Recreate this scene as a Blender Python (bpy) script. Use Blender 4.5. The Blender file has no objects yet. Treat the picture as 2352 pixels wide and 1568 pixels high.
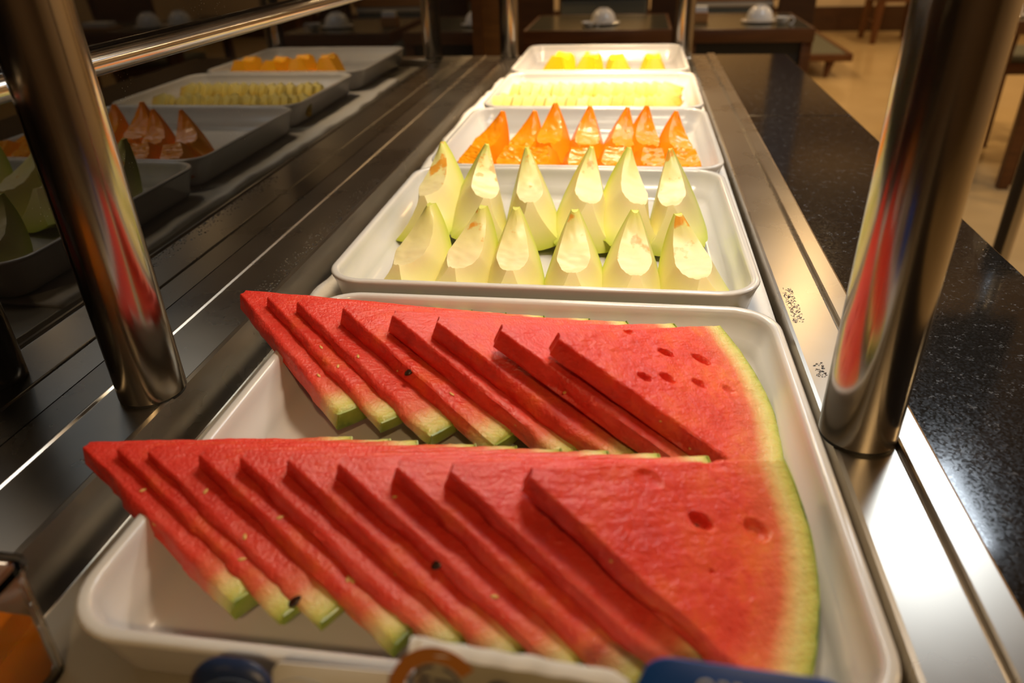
import bpy, bmesh, math, random
from mathutils import Vector, Matrix, Quaternion, noise
random.seed(7)
S = bpy.context.scene
COL = S.collection
ZC = 0.85            # height of the counter top above the floor; everything is built around the counter top and lifted at the end
PI = math.pi

# ------------------------------------------------------------------ camera, world, exposure, lights
cam = bpy.data.cameras.new('camera'); camo = bpy.data.objects.new('camera', cam); COL.objects.link(camo)
cam.sensor_width = 36; cam.lens = 25.77; cam.clip_start = 0.01
CM = [[0.9882720685, 0.1499040204, -0.0291050388], [0.0492943988, -0.4935717247, -0.8683069819], [-0.1445281317, 0.8566888217, -0.4951725779]]
rows = [Vector(CM[0]), -Vector(CM[1]), -Vector(CM[2])]
mw = Matrix.Identity(4)
for c in range(3):
    for r in range(3): mw[r][c] = rows[c][r]
mw.translation = (0, 0, 0.33)
camo.matrix_world = mw
cam.dof.use_dof = True; cam.dof.focus_distance = 0.66; cam.dof.aperture_fstop = 5.0
S.camera = camo
S.view_settings.view_transform = 'Standard'; S.view_settings.look = 'None'
S.view_settings.exposure = 0.0; S.view_settings.gamma = 1.0; S.view_settings.use_curve_mapping = False
S.cycles.use_denoising = True; S.cycles.sample_clamp_indirect = 2.5; S.cycles.blur_glossy = 1.0
S.cycles.max_bounces = 8; S.cycles.glossy_bounces = 5; S.cycles.transmission_bounces = 8
W = bpy.data.worlds.new('world'); S.world = W; W.use_nodes = True
W.node_tree.nodes['Background'].inputs[0].default_value = (0.9, 0.6, 0.35, 1)
W.node_tree.nodes['Background'].inputs[1].default_value = 0.05

def area(name, loc, power, color, size, size_y=None, shape=None, aim=None, spread=None):
    l = bpy.data.lights.new(name, 'AREA'); l.energy = power; l.color = color
    l.shape = shape or ('RECTANGLE' if size_y else 'DISK'); l.size = size
    if size_y: l.size_y = size_y
    if spread: l.spread = math.radians(spread)
    o = bpy.data.objects.new(name, l); COL.objects.link(o); o.location = loc
    if aim: o.rotation_euler = (Vector(aim) - Vector(loc)).to_track_quat('-Z', 'Y').to_euler()
    return o
WARM = (1.0, 0.66, 0.31)
area('heat_lamp_light', (-0.06, 1.72, 0.655), 5.4, (1.0, 0.74, 0.46), 0.14, spread=95)
area('heat_lamp_light', (-0.06, 1.14, 0.655), 1.75, (1.0, 0.82, 0.56), 0.14, spread=130)
area('heat_lamp_light', (0.02, 0.62, 0.655), 1.8, (1.0, 0.78, 0.54), 0.14, spread=140)
area('led_strip_light', (0.160, 0.95, 0.650), 2.5, (0.74, 0.88, 1.0), 0.070, 1.05)
area('ceiling_panel_light', (1.22, 2.48, 1.755), 15.0, (0.80, 0.90, 1.0), 0.42, 0.50)
DOWN = [(1.07, 4.2), (0.30, 6.6), (0.30, 8.4), (3.1, 4.0), (3.1, 6.2), (3.1, 8.2), (-0.3, 5.4), (-1.8, 4.0), (3.2, 1.6), (0.6, -1.2)]
for x, y in DOWN: area('downlight', (x, y, 1.755), 8.0 if (x, y) == (1.07, 4.2) else 19.0, WARM, 0.16)
for x, y in ((2.0, 4.5), (2.0, 7.5), (-1.5, 6.5), (2.0, 0.5)): area('added_ceiling_uplight', (x, y, 1.2), 6.0, WARM, 0.8, aim=(x, y, 3))  # added uplights without fittings, brightening the ceiling that the granite mirrors

# ------------------------------------------------------------------ material helpers
def mat(name, color, rough=0.5, metal=0.0, **kw):
    m = bpy.data.materials.new(name); m.use_nodes = True
    b = m.node_tree.nodes['Principled BSDF']
    b.inputs['Base Color'].default_value = (*color, 1); b.inputs['Roughness'].default_value = rough; b.inputs['Metallic'].default_value = metal
    for k, v in kw.items():
        i = b.inputs[k.replace('_', ' ')]; i.default_value = v
    return m
def nd(m, t, **kw):
    n = m.node_tree.nodes.new(t)
    for k, v in kw.items(): setattr(n, k, v)
    return n
def lk(m, a, ao, b, bi): m.node_tree.links.new(a.outputs[ao], b.inputs[bi])
def bsdf(m): return m.node_tree.nodes['Principled BSDF']
def coords(m, scale=(1, 1, 1), kind='Object'):
    t = nd(m, 'ShaderNodeTexCoord'); mp = nd(m, 'ShaderNodeMapping'); mp.inputs['Scale'].default_value = scale
    lk(m, t, kind, mp, 'Vector'); return mp
def ramp(m, src, out, stops, interp='LINEAR'):
    r = nd(m, 'ShaderNodeValToRGB'); r.color_ramp.interpolation = interp
    el = r.color_ramp.elements
    while len(el) > 1: el.remove(el[-1])
    el[0].position = stops[0][0]; el[0].color = (*stops[0][1], 1)
    for p, c in stops[1:]:
        e = el.new(p); e.color = (*c, 1)
    lk(m, src, out, r, 'Fac'); return r
def noisetex(m, vec, scale, detail=3, rough=0.55):
    n = nd(m, 'ShaderNodeTexNoise'); n.inputs['Scale'].default_value = scale; n.inputs['Detail'].default_value = detail; n.inputs['Roughness'].default_value = rough
    lk(m, vec, 'Vector', n, 'Vector'); return n
def bump(m, src, out, strength, dist=0.001):
    b = nd(m, 'ShaderNodeBump'); b.inputs['Strength'].default_value = strength; b.inputs['Distance'].default_value = dist
    lk(m, src, out, b, 'Height'); lk(m, b, 'Normal', bsdf(m), 'Normal'); return b
def mixc(m, fac_n, fac_o, a, b, blend='MIX'):
    x = nd(m, 'ShaderNodeMix', data_type='RGBA', blend_type=blend)
    lk(m, fac_n, fac_o, x, 0)
    for i, v in ((6, a), (7, b)):
        if isinstance(v, tuple) and len(v) == 3 and not hasattr(v[0], 'outputs'): x.inputs[i].default_value = (*v, 1)
        else: m.node_tree.links.new(v[0].outputs[v[1]], x.inputs[i])
    return x
def mth(m, op, a, b):
    x = nd(m, 'ShaderNodeMath', operation=op)
    for i, v in ((0, a), (1, b)):
        if isinstance(v, (int, float)): x.inputs[i].default_value = v
        else: m.node_tree.links.new(v[0].outputs[v[1]], x.inputs[i])
    return x

def brushed(name, col, rough, sc, amount=0.05, bmp=0.02):
    m = mat(name, col, rough, 1.0)
    v = coords(m, sc); n = noisetex(m, v, 1.0, 2, 0.5)
    v2 = coords(m, (7, 7, 7)); n2 = noisetex(m, v2, 1.0, 4, 0.6)
    s = mth(m, 'MULTIPLY_ADD', (n, 'Fac'), amount); s.inputs[2].default_value = rough - amount * 0.5
    s2 = mth(m, 'MULTIPLY_ADD', (n2, 'Fac'), 0.10); m.node_tree.links.new(s.outputs[0], s2.inputs[2])
    lk(m, s2, 0, bsdf(m), 'Roughness')
    c = ramp(m, n2, 'Fac', [(0.3, tuple(x * 0.90 for x in col)), (0.7, col)]); lk(m, c, 'Color', bsdf(m), 'Base Color')
    if bmp: bump(m, n, 'Fac', bmp, 0.0002)
    return m
M_STEEL = brushed('brushed_steel', (0.64, 0.585, 0.50), 0.23, (300, 5, 300), 0.0, 0.0)
M_POST = brushed('polished_steel_tube', (0.46, 0.43, 0.39), 0.13, (900, 900, 8), 0.05, 0.01)
M_RAIL = brushed('rail_steel', (0.55, 0.54, 0.54), 0.12, (900, 8, 900), 0.05, 0.01)
M_GRANITE = mat('black_granite', (0.012, 0.011, 0.010), 0.13)
def setup_granite(m):
    v = coords(m); vo = nd(m, 'ShaderNodeTexVoronoi'); vo.inputs['Scale'].default_value = 620; lk(m, v, 'Vector', vo, 'Vector')
    sep = nd(m, 'ShaderNodeSeparateColor'); lk(m, vo, 'Color', sep, 'Color')
    n = noisetex(m, v, 90, 3)
    f = mth(m, 'MULTIPLY', (sep, 'Red'), (n, 'Fac'))
    r = ramp(m, f, 0, [(0.40, (0.010, 0.009, 0.008)), (0.50, (0.022, 0.021, 0.021)), (0.60, (0.085, 0.09, 0.10))])
    lk(m, r, 'Color', bsdf(m), 'Base Color')
    rr = mth(m, 'MULTIPLY_ADD', (sep, 'Green'), 0.09); rr.inputs[2].default_value = 0.05; lk(m, rr, 0, bsdf(m), 'Roughness')
    bump(m, sep, 'Blue', 0.03, 0.0004)
setup_granite(M_GRANITE)
M_GLASS_BLACK = mat('polished_black_glass', (0.004, 0.0035, 0.003), 0.02)
def setup_dust(m):
    v = coords(m); vo = nd(m, 'ShaderNodeTexVoronoi'); vo.inputs['Scale'].default_value = 240; lk(m, v, 'Vector', vo, 'Vector')
    n = noisetex(m, v, 14, 3)
    a = mth(m, 'LESS_THAN', (vo, 'Distance'), 0.13); b = mth(m, 'GREATER_THAN', (n, 'Fac'), 0.60); c = mth(m, 'MULTIPLY', (a, 0), (b, 0))
    x = mixc(m, c, 0, (0.004, 0.0035, 0.003), (0.05, 0.045, 0.035)); lk(m, x, 2, bsdf(m), 'Base Color')
setup_dust(M_GLASS_BLACK)
M_TRAY = mat('white_melamine', (0.66, 0.635, 0.595), 0.22, 0.0, Coat_Weight=0.4, Coat_Roughness=0.12)
def setup_tray(m):
    v = coords(m); n = noisetex(m, v, 260, 3, 0.6); bump(m, n, 'Fac', 0.05, 0.0006)
setup_tray(M_TRAY)
M_CLOTH = mat('white_cloth', (0.80, 0.76, 0.70), 0.85)
def setup_cloth(m):
    v = coords(m); n = noisetex(m, v, 60, 5, 0.65); bump(m, n, 'Fac', 0.5, 0.003)
setup_cloth(M_CLOTH)
M_INSERT = mat('satin_steel_plate', (0.42, 0.38, 0.30), 0.42, 0.45)
M_BLACK = mat('matt_black', (0.012, 0.011, 0.010), 0.5)
M_CAB = mat('dark_cabinet_laminate', (0.03, 0.022, 0.016), 0.4)

def wood(name, a, b, rough=0.4, sc=(4, 60, 60)):
    m = mat(name, a, rough); v = coords(m, sc); n = noisetex(m, v, 1.0, 4, 0.6)
    r = ramp(m, n, 'Fac', [(0.3, a), (0.7, b)]); lk(m, r, 'Color', bsdf(m), 'Base Color'); bump(m, n, 'Fac', 0.1, 0.001); return m
M_WOOD = wood('walnut_wood', (0.075, 0.024, 0.005), (0.14, 0.05, 0.011))
M_WOODL = wood('oak_wood', (0.30, 0.13, 0.035), (0.45, 0.21, 0.06))
M_WOODD = wood('dark_wood', (0.035, 0.013, 0.004), (0.065, 0.025, 0.007))
M_TABLETOP = mat('dark_stone_tabletop', (0.055, 0.05, 0.03), 0.22)
M_CUSHION = mat('grey_green_upholstery', (0.115, 0.115, 0.085), 0.8)
M_CHINA = mat('white_china', (0.78, 0.75, 0.70), 0.15)
M_SEATL = mat('pale_upholstery', (0.55, 0.48, 0.36), 0.8)
M_WALL = mat('cream_paint', (0.62, 0.50, 0.34), 0.7)
M_WALLD = mat('brown_wall_finish', (0.12, 0.075, 0.04), 0.6)
M_CEIL = mat('ceiling_finish', (0.16, 0.11, 0.06), 0.7)
M_FLOOR = mat('cream_floor_tile', (0.62, 0.50, 0.34), 0.16)
def setup_floor(m):
    v = coords(m); n = noisetex(m, v, 3.0, 4); r = ramp(m, n, 'Fac', [(0.3, (0.58, 0.42, 0.21)), (0.7, (0.66, 0.49, 0.26))]); lk(m, r, 'Color', bsdf(m), 'Base Color')
setup_floor(M_FLOOR)
M_LAMP = mat('lamp_glow', (1, 0.9, 0.75), 0.4)

# watermelon flesh: colour follows the fruit itself (distance from the heart to the rind)
def melon_red(name, hue):
    m = mat(name, (0.7, 0.05, 0.04), 0.30, 0.0, Subsurface_Weight=0.35, Subsurface_Scale=0.012)
    b = bsdf(m); b.inputs['Subsurface Radius'].default_value = (1.0, 0.25, 0.12)
    at = nd(m, 'ShaderNodeAttribute', attribute_name='rad'); v = coords(m)
    n = noisetex(m, v, 34, 5, 0.6); n2 = noisetex(m, v, 26, 5, 0.7)
    s = mth(m, 'MULTIPLY_ADD', (n, 'Fac'), 0.042); lk(m, at, 'Fac', s, 2); s2 = mth(m, 'SUBTRACT', (s, 0), 0.021)
    r = ramp(m, s2, 0, [(0.0, (0.68, 0.036, 0.020)), (0.5, (0.73, 0.046, 0.027)), (0.76, (0.75, 0.064, 0.036)), (0.865, (0.74, 0.14, 0.065)), (0.905, (0.76, 0.42, 0.17)), (0.938, (0.74, 0.61, 0.24)), (0.970, (0.62, 0.58, 0.15)), (1.0, (0.34, 0.39, 0.06))])
    # pulpy variation, darker juicy spots and paler fibres
    r2 = ramp(m, n2, 'Fac', [(0.30, (0.80, 0.62, 0.62)), (0.47, (1, 1, 1)), (0.70, hue)])
    x = nd(m, 'ShaderNodeMix', data_type='RGBA', blend_type='MULTIPLY'); x.inputs[0].default_value = 1.0
    lk(m, r, 'Color', x, 6); lk(m, r2, 'Color', x, 7)
    mr = nd(m, 'ShaderNodeMapRange'); mr.inputs[1].default_value = 0.80; mr.inputs[2].default_value = 0.90; mr.inputs[3].default_value = 1.0; mr.inputs[4].default_value = 0.0
    lk(m, at, 'Fac', mr, 0); lk(m, mr, 0, x, 0)
    lk(m, x, 2, b, 'Base Color')
    v3 = coords(m, (120, 30, 120)); n3 = noisetex(m, v3, 1.0, 3, 0.6); n4 = noisetex(m, v, 420, 2, 0.6)
    ad = mth(m, 'MULTIPLY_ADD', (n4, 'Fac'), 0.55); lk(m, n3, 'Fac', ad, 2)
    bump(m, ad, 0, 0.8, 0.0020)
    rr = mth(m, 'MULTIPLY_ADD', (n2, 'Fac'), 0.3); rr.inputs[2].default_value = 0.26; lk(m, rr, 0, b, 'Roughness')
    return m
M_FLESH = melon_red('watermelon_flesh', (1.12, 2.3, 0.9))
M_FLESH2 = melon_red('watermelon_flesh_pink', (1.08, 1.8, 2.0))
M_RIND = mat('watermelon_rind', (0.10, 0.19, 0.02), 0.3)
def setup_rind(m):
    v = coords(m); n = noisetex(m, v, 45, 3); r = ramp(m, n, 'Fac', [(0.32, (0.06, 0.13, 0.018)), (0.5, (0.25, 0.33, 0.04)), (0.75, (0.38, 0.43, 0.07))]); lk(m, r, 'Color', bsdf(m), 'Base Color')
setup_rind(M_RIND)
M_SEED = mat('dark_seed', (0.035, 0.012, 0.006), 0.25)
M_PALESEED = mat('pale_seed', (0.75, 0.45, 0.13), 0.35)

def wedge_mat(name, stops, stain=None, sss=0.3, rough=0.25, rad=(1, 0.8, 0.4), stain_at=(0.60, 0.68)):
    m = mat(name, stops[0][1], rough, 0.0, Subsurface_Weight=sss, Subsurface_Scale=0.008)
    b = bsdf(m); b.inputs['Subsurface Radius'].default_value = rad
    at = nd(m, 'ShaderNodeAttribute', attribute_name='rad'); v = coords(m); n = noisetex(m, v, 40, 3)
    s = mth(m, 'MULTIPLY_ADD', (n, 'Fac'), 0.08); lk(m, at, 'Fac', s, 2); s2 = mth(m, 'SUBTRACT', (s, 0), 0.04)
    r = ramp(m, s2, 0, stops); last = (r, 'Color')
    if stain:
        oi = nd(m, 'ShaderNodeObjectInfo'); ad = nd(m, 'ShaderNodeVectorMath', operation='ADD'); lk(m, v, 'Vector', ad, 0); lk(m, oi, 'Location', ad, 1)
        n2 = nd(m, 'ShaderNodeTexNoise'); n2.inputs['Scale'].default_value = 55; n2.inputs['Detail'].default_value = 4; lk(m, ad, 'Vector', n2, 'Vector')
        st = nd(m, 'ShaderNodeAttribute', attribute_name='cavity')
        f = mth(m, 'MULTIPLY', (n2, 'Fac'), (st, 'Fac'))
        f2 = nd(m, 'ShaderNodeMapRange'); f2.inputs[1].default_value = stain_at[0]; f2.inputs[2].default_value = stain_at[1]; lk(m, f, 0, f2, 0)
        x = mixc(m, f2, 0, last, stain); last = (x, 2)
    m.node_tree.links.new(last[0].outputs[last[1]], b.inputs['Base Color'])
    n3 = noisetex(m, v, 120, 3, 0.6); bump(m, n3, 'Fac', 0.12, 0.001)
    return m
M_HONEY = wedge_mat('honeydew_flesh', [(0.0, (0.84, 0.72, 0.38)), (0.25, (0.82, 0.73, 0.32)), (0.62, (0.77, 0.71, 0.26)), (0.85, (0.66, 0.66, 0.14)), (1.0, (0.50, 0.56, 0.05))], stain=(0.78, 0.36, 0.04), rough=0.38, stain_at=(0.56, 0.64))
M_HONEYSKIN = mat('honeydew_peel_side', (0.50, 0.57, 0.09), 0.3, 0.0, Subsurface_Weight=0.25, Subsurface_Scale=0.006)
M_PAPAYA = wedge_mat('papaya_flesh', [(0.0, (0.94, 0.34, 0.006)), (0.5, (0.94, 0.30, 0.005)), (1.0, (0.90, 0.22, 0.004))], stain=(0.90, 0.44, 0.03), rough=0.27, rad=(1, 0.35, 0.05), sss=0.15, stain_at=(0.58, 0.75))
M_MANGO = mat('mango_flesh', (0.88, 0.40, 0.004), 0.35, 0.0, Subsurface_Weight=0.2, Subsurface_Scale=0.006)
M_PINE = mat('pineapple_flesh', (0.84, 0.66, 0.14), 0.35, 0.0)
def setup_pine(m):
    at = nd(m, 'ShaderNodeAttribute', attribute_name='rad'); v = coords(m); n = noisetex(m, v, 90, 3)
    s = mth(m, 'MULTIPLY_ADD', (n, 'Fac'), 0.5); lk(m, at, 'Fac', s, 2); s2 = mth(m, 'SUBTRACT', (s, 0), 0.25)
    r = ramp(m, s2, 0, [(0.1, (0.84, 0.74, 0.30)), (0.6, (0.80, 0.62, 0.13)), (0.85, (0.72, 0.46, 0.04)), (1.0, (0.50, 0.28, 0.015))]); lk(m, r, 'Color', bsdf(m), 'Base Color')
    bump(m, n, 'Fac', 0.4, 0.002)
setup_pine(M_PINE)
M_ACRYLIC = mat('clear_acrylic', (0.96, 0.95, 0.93), 0.03, 0.0, Transmission_Weight=1.0, IOR=1.49)
M_JELLY = mat('orange_preserve', (0.85, 0.24, 0.008), 0.12, 0.0, Subsurface_Weight=0.3, Subsurface_Scale=0.01)
M_BLUE = mat('blue_foil', (0.010, 0.085, 0.46), 0.40)
M_NAVY = mat('navy_foil', (0.018, 0.032, 0.085), 0.35)
M_WHITEP = mat('white_paper', (0.72, 0.70, 0.66), 0.6)
M_GREYP = mat('grey_beige_foil', (0.40, 0.36, 0.27), 0.4, 0.15)
M_BROWN = mat('amber_paper', (0.42, 0.15, 0.02), 0.45)
M_INK = mat('dark_ink', (0.07, 0.06, 0.08), 0.6)
M_WHITEINK = mat('white_ink', (0.60, 0.64, 0.66), 0.5)
M_DROP = mat('water', (0.95, 0.95, 0.95), 0.02, 0.0, Transmission_Weight=1.0, IOR=1.33)

# ------------------------------------------------------------------ object helpers
def obj(name, me, m=None, parent=None):
    o = bpy.data.objects.new(name, me); COL.objects.link(o)
    if m: me.materials.append(m)
    if parent: o.parent = parent
    return o
def from_bm(name, bm, m=None, parent=None, smooth=False, angle=None):
    bmesh.ops.recalc_face_normals(bm, faces=bm.faces)
    me = bpy.data.meshes.new(name); bm.to_mesh(me); bm.free()
    if smooth or angle:
        for p in me.polygons: p.use_smooth = True
        if angle: me.set_sharp_from_angle(angle=math.radians(angle))
    return obj(name, me, m, parent)
def tag(o, label=None, cat=None, group=None, kind=None):
    if label: o['label'] = label
    if cat: o['category'] = cat
    if group: o['group'] = group
    if kind: o['kind'] = kind
    return o
def thing(name, loc, label, cat, group=None, rotz=0):
    o = bpy.data.objects.new(name, None); COL.objects.link(o); o.location = loc; o.rotation_euler = (0, 0, rotz); o.empty_display_size = 0.02
    return tag(o, label, cat, group)
def box(bm, x0, x1, y0, y1, z0, z1, bev=0.0, seg=2):
    vs = [bm.verts.new((x, y, z)) for z in (z0, z1) for y in (y0, y1) for x in (x0, x1)]
    fs = [bm.faces.new([vs[i] for i in f]) for f in ((0, 2, 3, 1), (4, 5, 7, 6), (0, 1, 5, 4), (2, 6, 7, 3), (0, 4, 6, 2), (1, 3, 7, 5))]
    if bev:
        es = list({e for f in fs for e in f.edges})
        bmesh.ops.bevel(bm, geom=es, offset=bev, segments=seg, profile=0.5, affect='EDGES')
def boxobj(name, b, m, parent=None, bev=0.0):
    bm = bmesh.new(); box(bm, *b, bev); return from_bm(name, bm, m, parent)
def tube(bm, p0, p1, r0, r1=None, n=32, cap=True):
    r1 = r0 if r1 is None else r1; p0 = Vector(p0); p1 = Vector(p1); d = (p1 - p0).normalized()
    a = d.orthogonal().normalized(); b = d.cross(a)
    A = [bm.verts.new(p0 + (a * math.cos(t) + b * math.sin(t)) * r0) for t in (2 * PI * i / n for i in range(n))]
    B = [bm.verts.new(p1 + (a * math.cos(t) + b * math.sin(t)) * r1) for t in (2 * PI * i / n for i in range(n))]
    for i in range(n): bm.faces.new((A[i], A[(i + 1) % n], B[(i + 1) % n], B[i]))
    if cap: bm.faces.new(A[::-1]); bm.faces.new(B)
def tubeobj(name, p0, p1, r0, m, parent=None, r1=None, n=32):
    bm = bmesh.new(); tube(bm, p0, p1, r0, r1, n); return from_bm(name, bm, m, parent, angle=40)
def lathe(name, prof, m, parent=None, n=36):
    bm = bmesh.new(); rings = []
    for r, z in prof:
        rings.append([bm.verts.new((r * math.cos(2 * PI * i / n), r * math.sin(2 * PI * i / n), z)) for i in range(n)] if r > 1e-6 else [bm.verts.new((0, 0, z))])
    for A, B in zip(rings, rings[1:]):
        for i in range(n):
            j = (i + 1) % n
            if len(A) == 1 and len(B) == 1: continue
            if len(A) == 1: bm.faces.new((A[0], B[i], B[j]))
            elif len(B) == 1: bm.faces.new((A[i], A[j], B[0]))
            else: bm.faces.new((A[i], A[j], B[j], B[i]))
    return from_bm(name, bm, m, parent, angle=50)
def extrude_profile(name, prof, y0, y1, m, parent=None, closed=True):
    bm = bmesh.new()
    A = [bm.verts.new((x, y0, z)) for x, z in prof]; B = [bm.verts.new((x, y1, z)) for x, z in prof]
    n = len(prof)
    for i in range(n if closed else n - 1):
        j = (i + 1) % n; bm.faces.new((A[i], A[j], B[j], B[i]))
    if closed: bm.faces.new(A[::-1]); bm.faces.new(B)
    return from_bm(name, bm, m, parent)
ORD = ['first', 'second', 'third', 'fourth', 'fifth', 'sixth', 'seventh', 'eighth', 'ninth', 'tenth', 'eleventh', 'twelfth', 'thirteenth', 'fourteenth', 'fifteenth', 'sixteenth']

# ------------------------------------------------------------------ room shell
def struct(o): o['kind'] = 'structure'; return o
RX0, RX1, RY0, RY1, RZ0, RZ1 = -3.2, 4.6, -2.6, 9.5, -0.85, 1.80
struct(boxobj('floor', (RX0, RX1, RY0, RY1, RZ0 - 0.08, RZ0), M_FLOOR))
struct(boxobj('ceiling', (RX0, RX1, RY0, RY1, RZ1, RZ1 + 0.1), M_CEIL))
struct(boxobj('wall_back', (RX0, RX1, RY1, RY1 + 0.1, RZ0, RZ1), M_WALL))
struct(boxobj('wall_right', (RX1, RX1 + 0.1, RY0, RY1, RZ0, RZ1), M_WALL))
struct(boxobj('wall_left', (RX0 - 0.1, RX0, RY0, RY1, RZ0, RZ1), M_WALLD))
struct(boxobj('wall_front', (RX0, RX1, RY0 - 0.1, RY0, RZ0, RZ1), M_WALLD))
struct(boxobj('baseboard_back', (RX0, RX1, RY1 - 0.03, RY1, RZ0, RZ0 + 0.26), M_WOODD))
# ceiling fixtures
o = thing('ceiling_panel', (1.22, 2.48, RZ1), 'square cool white ceiling light panel', 'ceiling light')
bm = bmesh.new()
for b in ((-0.34, 0.34, -0.34, -0.315, -0.05, 0), (-0.34, 0.34, 0.315, 0.34, -0.05, 0), (-0.34, -0.315, -0.315, 0.315, -0.05, 0), (0.315, 0.34, -0.315, 0.315, -0.05, 0)): box(bm, *b)
from_bm('frame', bm, M_CHINA, o)

# ------------------------------------------------------------------ buffet counter
CY0, CY1 = -0.75, 2.20
ct = thing('buffet_counter', (0, 0.7, -0.85), 'long buffet counter with brushed steel surround and sunken cold well', 'counter')
def cpart(o): o.parent = ct; o.location = Vector((0, -0.7, 0.85)); return o
cpart(boxobj('cabinet_body', (-0.454, 0.390, CY0 + 0.02, CY1 - 0.03, -0.85, -0.075), M_CAB))
# left border: outer flange, raised bend, flat band, sloping lip into the well
lb = [(-0.4545, -0.006), (-0.4545, 0.0005), (-0.4225, 0.0010), (-0.4210, 0.0020), (-0.4200, 0.0024), (-0.4190, 0.0023), (-0.4175, 0.0008), (-0.3640, 0.0010), (-0.3610, 0.0030), (-0.3570, 0.0025), (-0.3430, -0.0330), (-0.3430, -0.0370), (-0.3475, -0.0370), (-0.3620, -0.006)]
cpart(extrude_profile('steel_border_left', lb, CY0, CY1, M_STEEL))
rb = [(0.150, -0.036), (0.154, -0.036), (0.1585, -0.004), (0.1975, -0.004), (0.1975, -0.006), (0.2195, -0.006), (0.2195, 0.0035), (0.2175, 0.0045), (0.2005, 0.0045), (0.1990, 0.0035), (0.1980, -0.0012), (0.1965, -0.0012), (0.1955, 0.0010), (0.1570, 0.0010), (0.1540, 0.0005)]
cpart(extrude_profile('steel_border_right', rb, CY0, CY1, M_STEEL))
WZ = -0.034
cpart(boxobj('well_floor', (-0.346, 0.154, CY0, CY1 - 0.05, WZ - 0.003, WZ), M_STEEL))
cpart(boxobj('steel_border_end', (-0.358, 0.157, CY1 - 0.05, CY1, -0.036, 0.0010), M_STEEL, bev=0.0015))
# raised steel shelf that carries the trays
sh = thing('well_insert', (-0.09, 0.9, WZ), 'flat steel insert plate lying in the cold well under the trays', 'plate')
p = boxobj('plate', (-0.322, 0.148, 0.0, CY1 - 0.10, WZ + 0.012, WZ + 0.022), M_INSERT, sh, bev=0.001); p.location = Vector((0.09, -0.9, -WZ))
for yy in (0.1, 0.75, 1.4, 2.0):
    p = boxobj('foot_bar', (-0.31, 0.14, yy - 0.01, yy + 0.01, WZ, WZ + 0.012), M_STEEL, sh); p.location = Vector((0.09, -0.9, -WZ))
BZ = WZ + 0.022     # top of the insert = -0.012

# granite
gr = thing('granite_worktop', (0.31, 0.7, -0.03), 'black speckled granite ledge along the right side of the counter', 'worktop')
for y0, y1 in ((CY0, 1.4675), (1.4700, CY1)):
    s = boxobj('slab', (0.2200, 0.4070, y0, y1, -0.0300, 0.0010), M_GRANITE, gr, bev=0.0012); s.location = Vector((-0.31, -0.7, 0.03))
s = boxobj('support_strip', (0.395, 0.400, CY0, CY1, -0.075, -0.0302), M_CAB, gr); s.location = Vector((-0.31, -0.7, 0.03))
gl = thing('black_glass_screen', (-0.52, 0.7, -0.03), 'tall polished black glass screen along the left of the counter mirroring the trays', 'screen')
def gpart(o): o.parent = gl; o.location = Vector((0.52, -0.7, 0.03)); return o
gpart(boxobj('glass_panel', (-0.4750, -0.4552, CY0, CY1, -0.030, 0.66), M_GLASS_BLACK, None, bev=0.001))
gpart(tubeobj('rail', (-0.4430, CY0, 0.2387), (-0.4430, CY1 - 0.02, 0.2387), 0.0100, M_RAIL, None, n=40))
for yy in (-0.4, 2.1): gpart(tubeobj('rail_bracket', (-0.4555, yy, 0.2387), (-0.4450, yy, 0.2387), 0.005, M_RAIL, None, n=20))

# posts
PT = 0.66
for (x, y, lab) in ((-0.3805, 0.457, 'steel support post standing left of the watermelon tray'), (0.1735, 0.460, 'thick steel support post standing right of the watermelon tray on the steel border'),
                    (-0.345, 2.165, 'far steel post at the left rear corner of the counter'), (0.131, 2.175, 'far steel post at the right rear corner beside the mango tray')):
    t = thing('support_post', (x, y, 0.001), lab, 'post', 'steel posts of the buffet canopy')
    bm = bmesh.new(); tube(bm, (0, 0, 0.003), (0, 0, PT), 0.0265, n=64); from_bm('tube', bm, M_POST, t, angle=40)
    tubeobj('gasket', (0, 0, 0.0031), (0, 0, -0.0001), 0.0258, M_BLACK, t, n=48)
cn = thing('lamp_canopy', (-0.1, 1.3, PT), 'steel canopy over the trays carrying three heat lamps', 'canopy')
def canp(o): o.parent = cn; o.location = Vector((0.1, -1.3, -PT)); return o
canp(boxobj('side_rail', (-0.41, -0.33, 0.40, 2.24, PT + 0.0015, PT + 0.04), M_STEEL, None, bev=0.002))
canp(boxobj('side_rail', (0.11, 0.21, 0.40, 2.24, PT + 0.0015, PT + 0.04), M_STEEL, None, bev=0.002))
for (x, y) in ((-0.06, 1.72), (-0.06, 1.14), (0.02, 0.62)):
    canp(boxobj('cross_bar', (-0.33, 0.11, y - 0.03, y + 0.03, PT + 0.012, PT + 0.036), M_STEEL, None, bev=0.002))
    bm = bmesh.new()
    n = 32
    pr = [(0.078, -0.02), (0.098, -0.02), (0.088, 0.012), (0.0, 0.012), (0.0, 0.008), (0.078, 0.006)]
    l = lathe('lamp_shade', [(r, z) for r, z in pr] + [(0.078, -0.02)], M_BLACK, None, n)
    l.parent = cn; l.location = Vector((0.1 + x, y - 1.3, 0.0))

canp(boxobj('led_housing', (0.120, 0.200, 0.42, 1.48, 0.653, 0.6610), M_CHINA, None))
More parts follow.
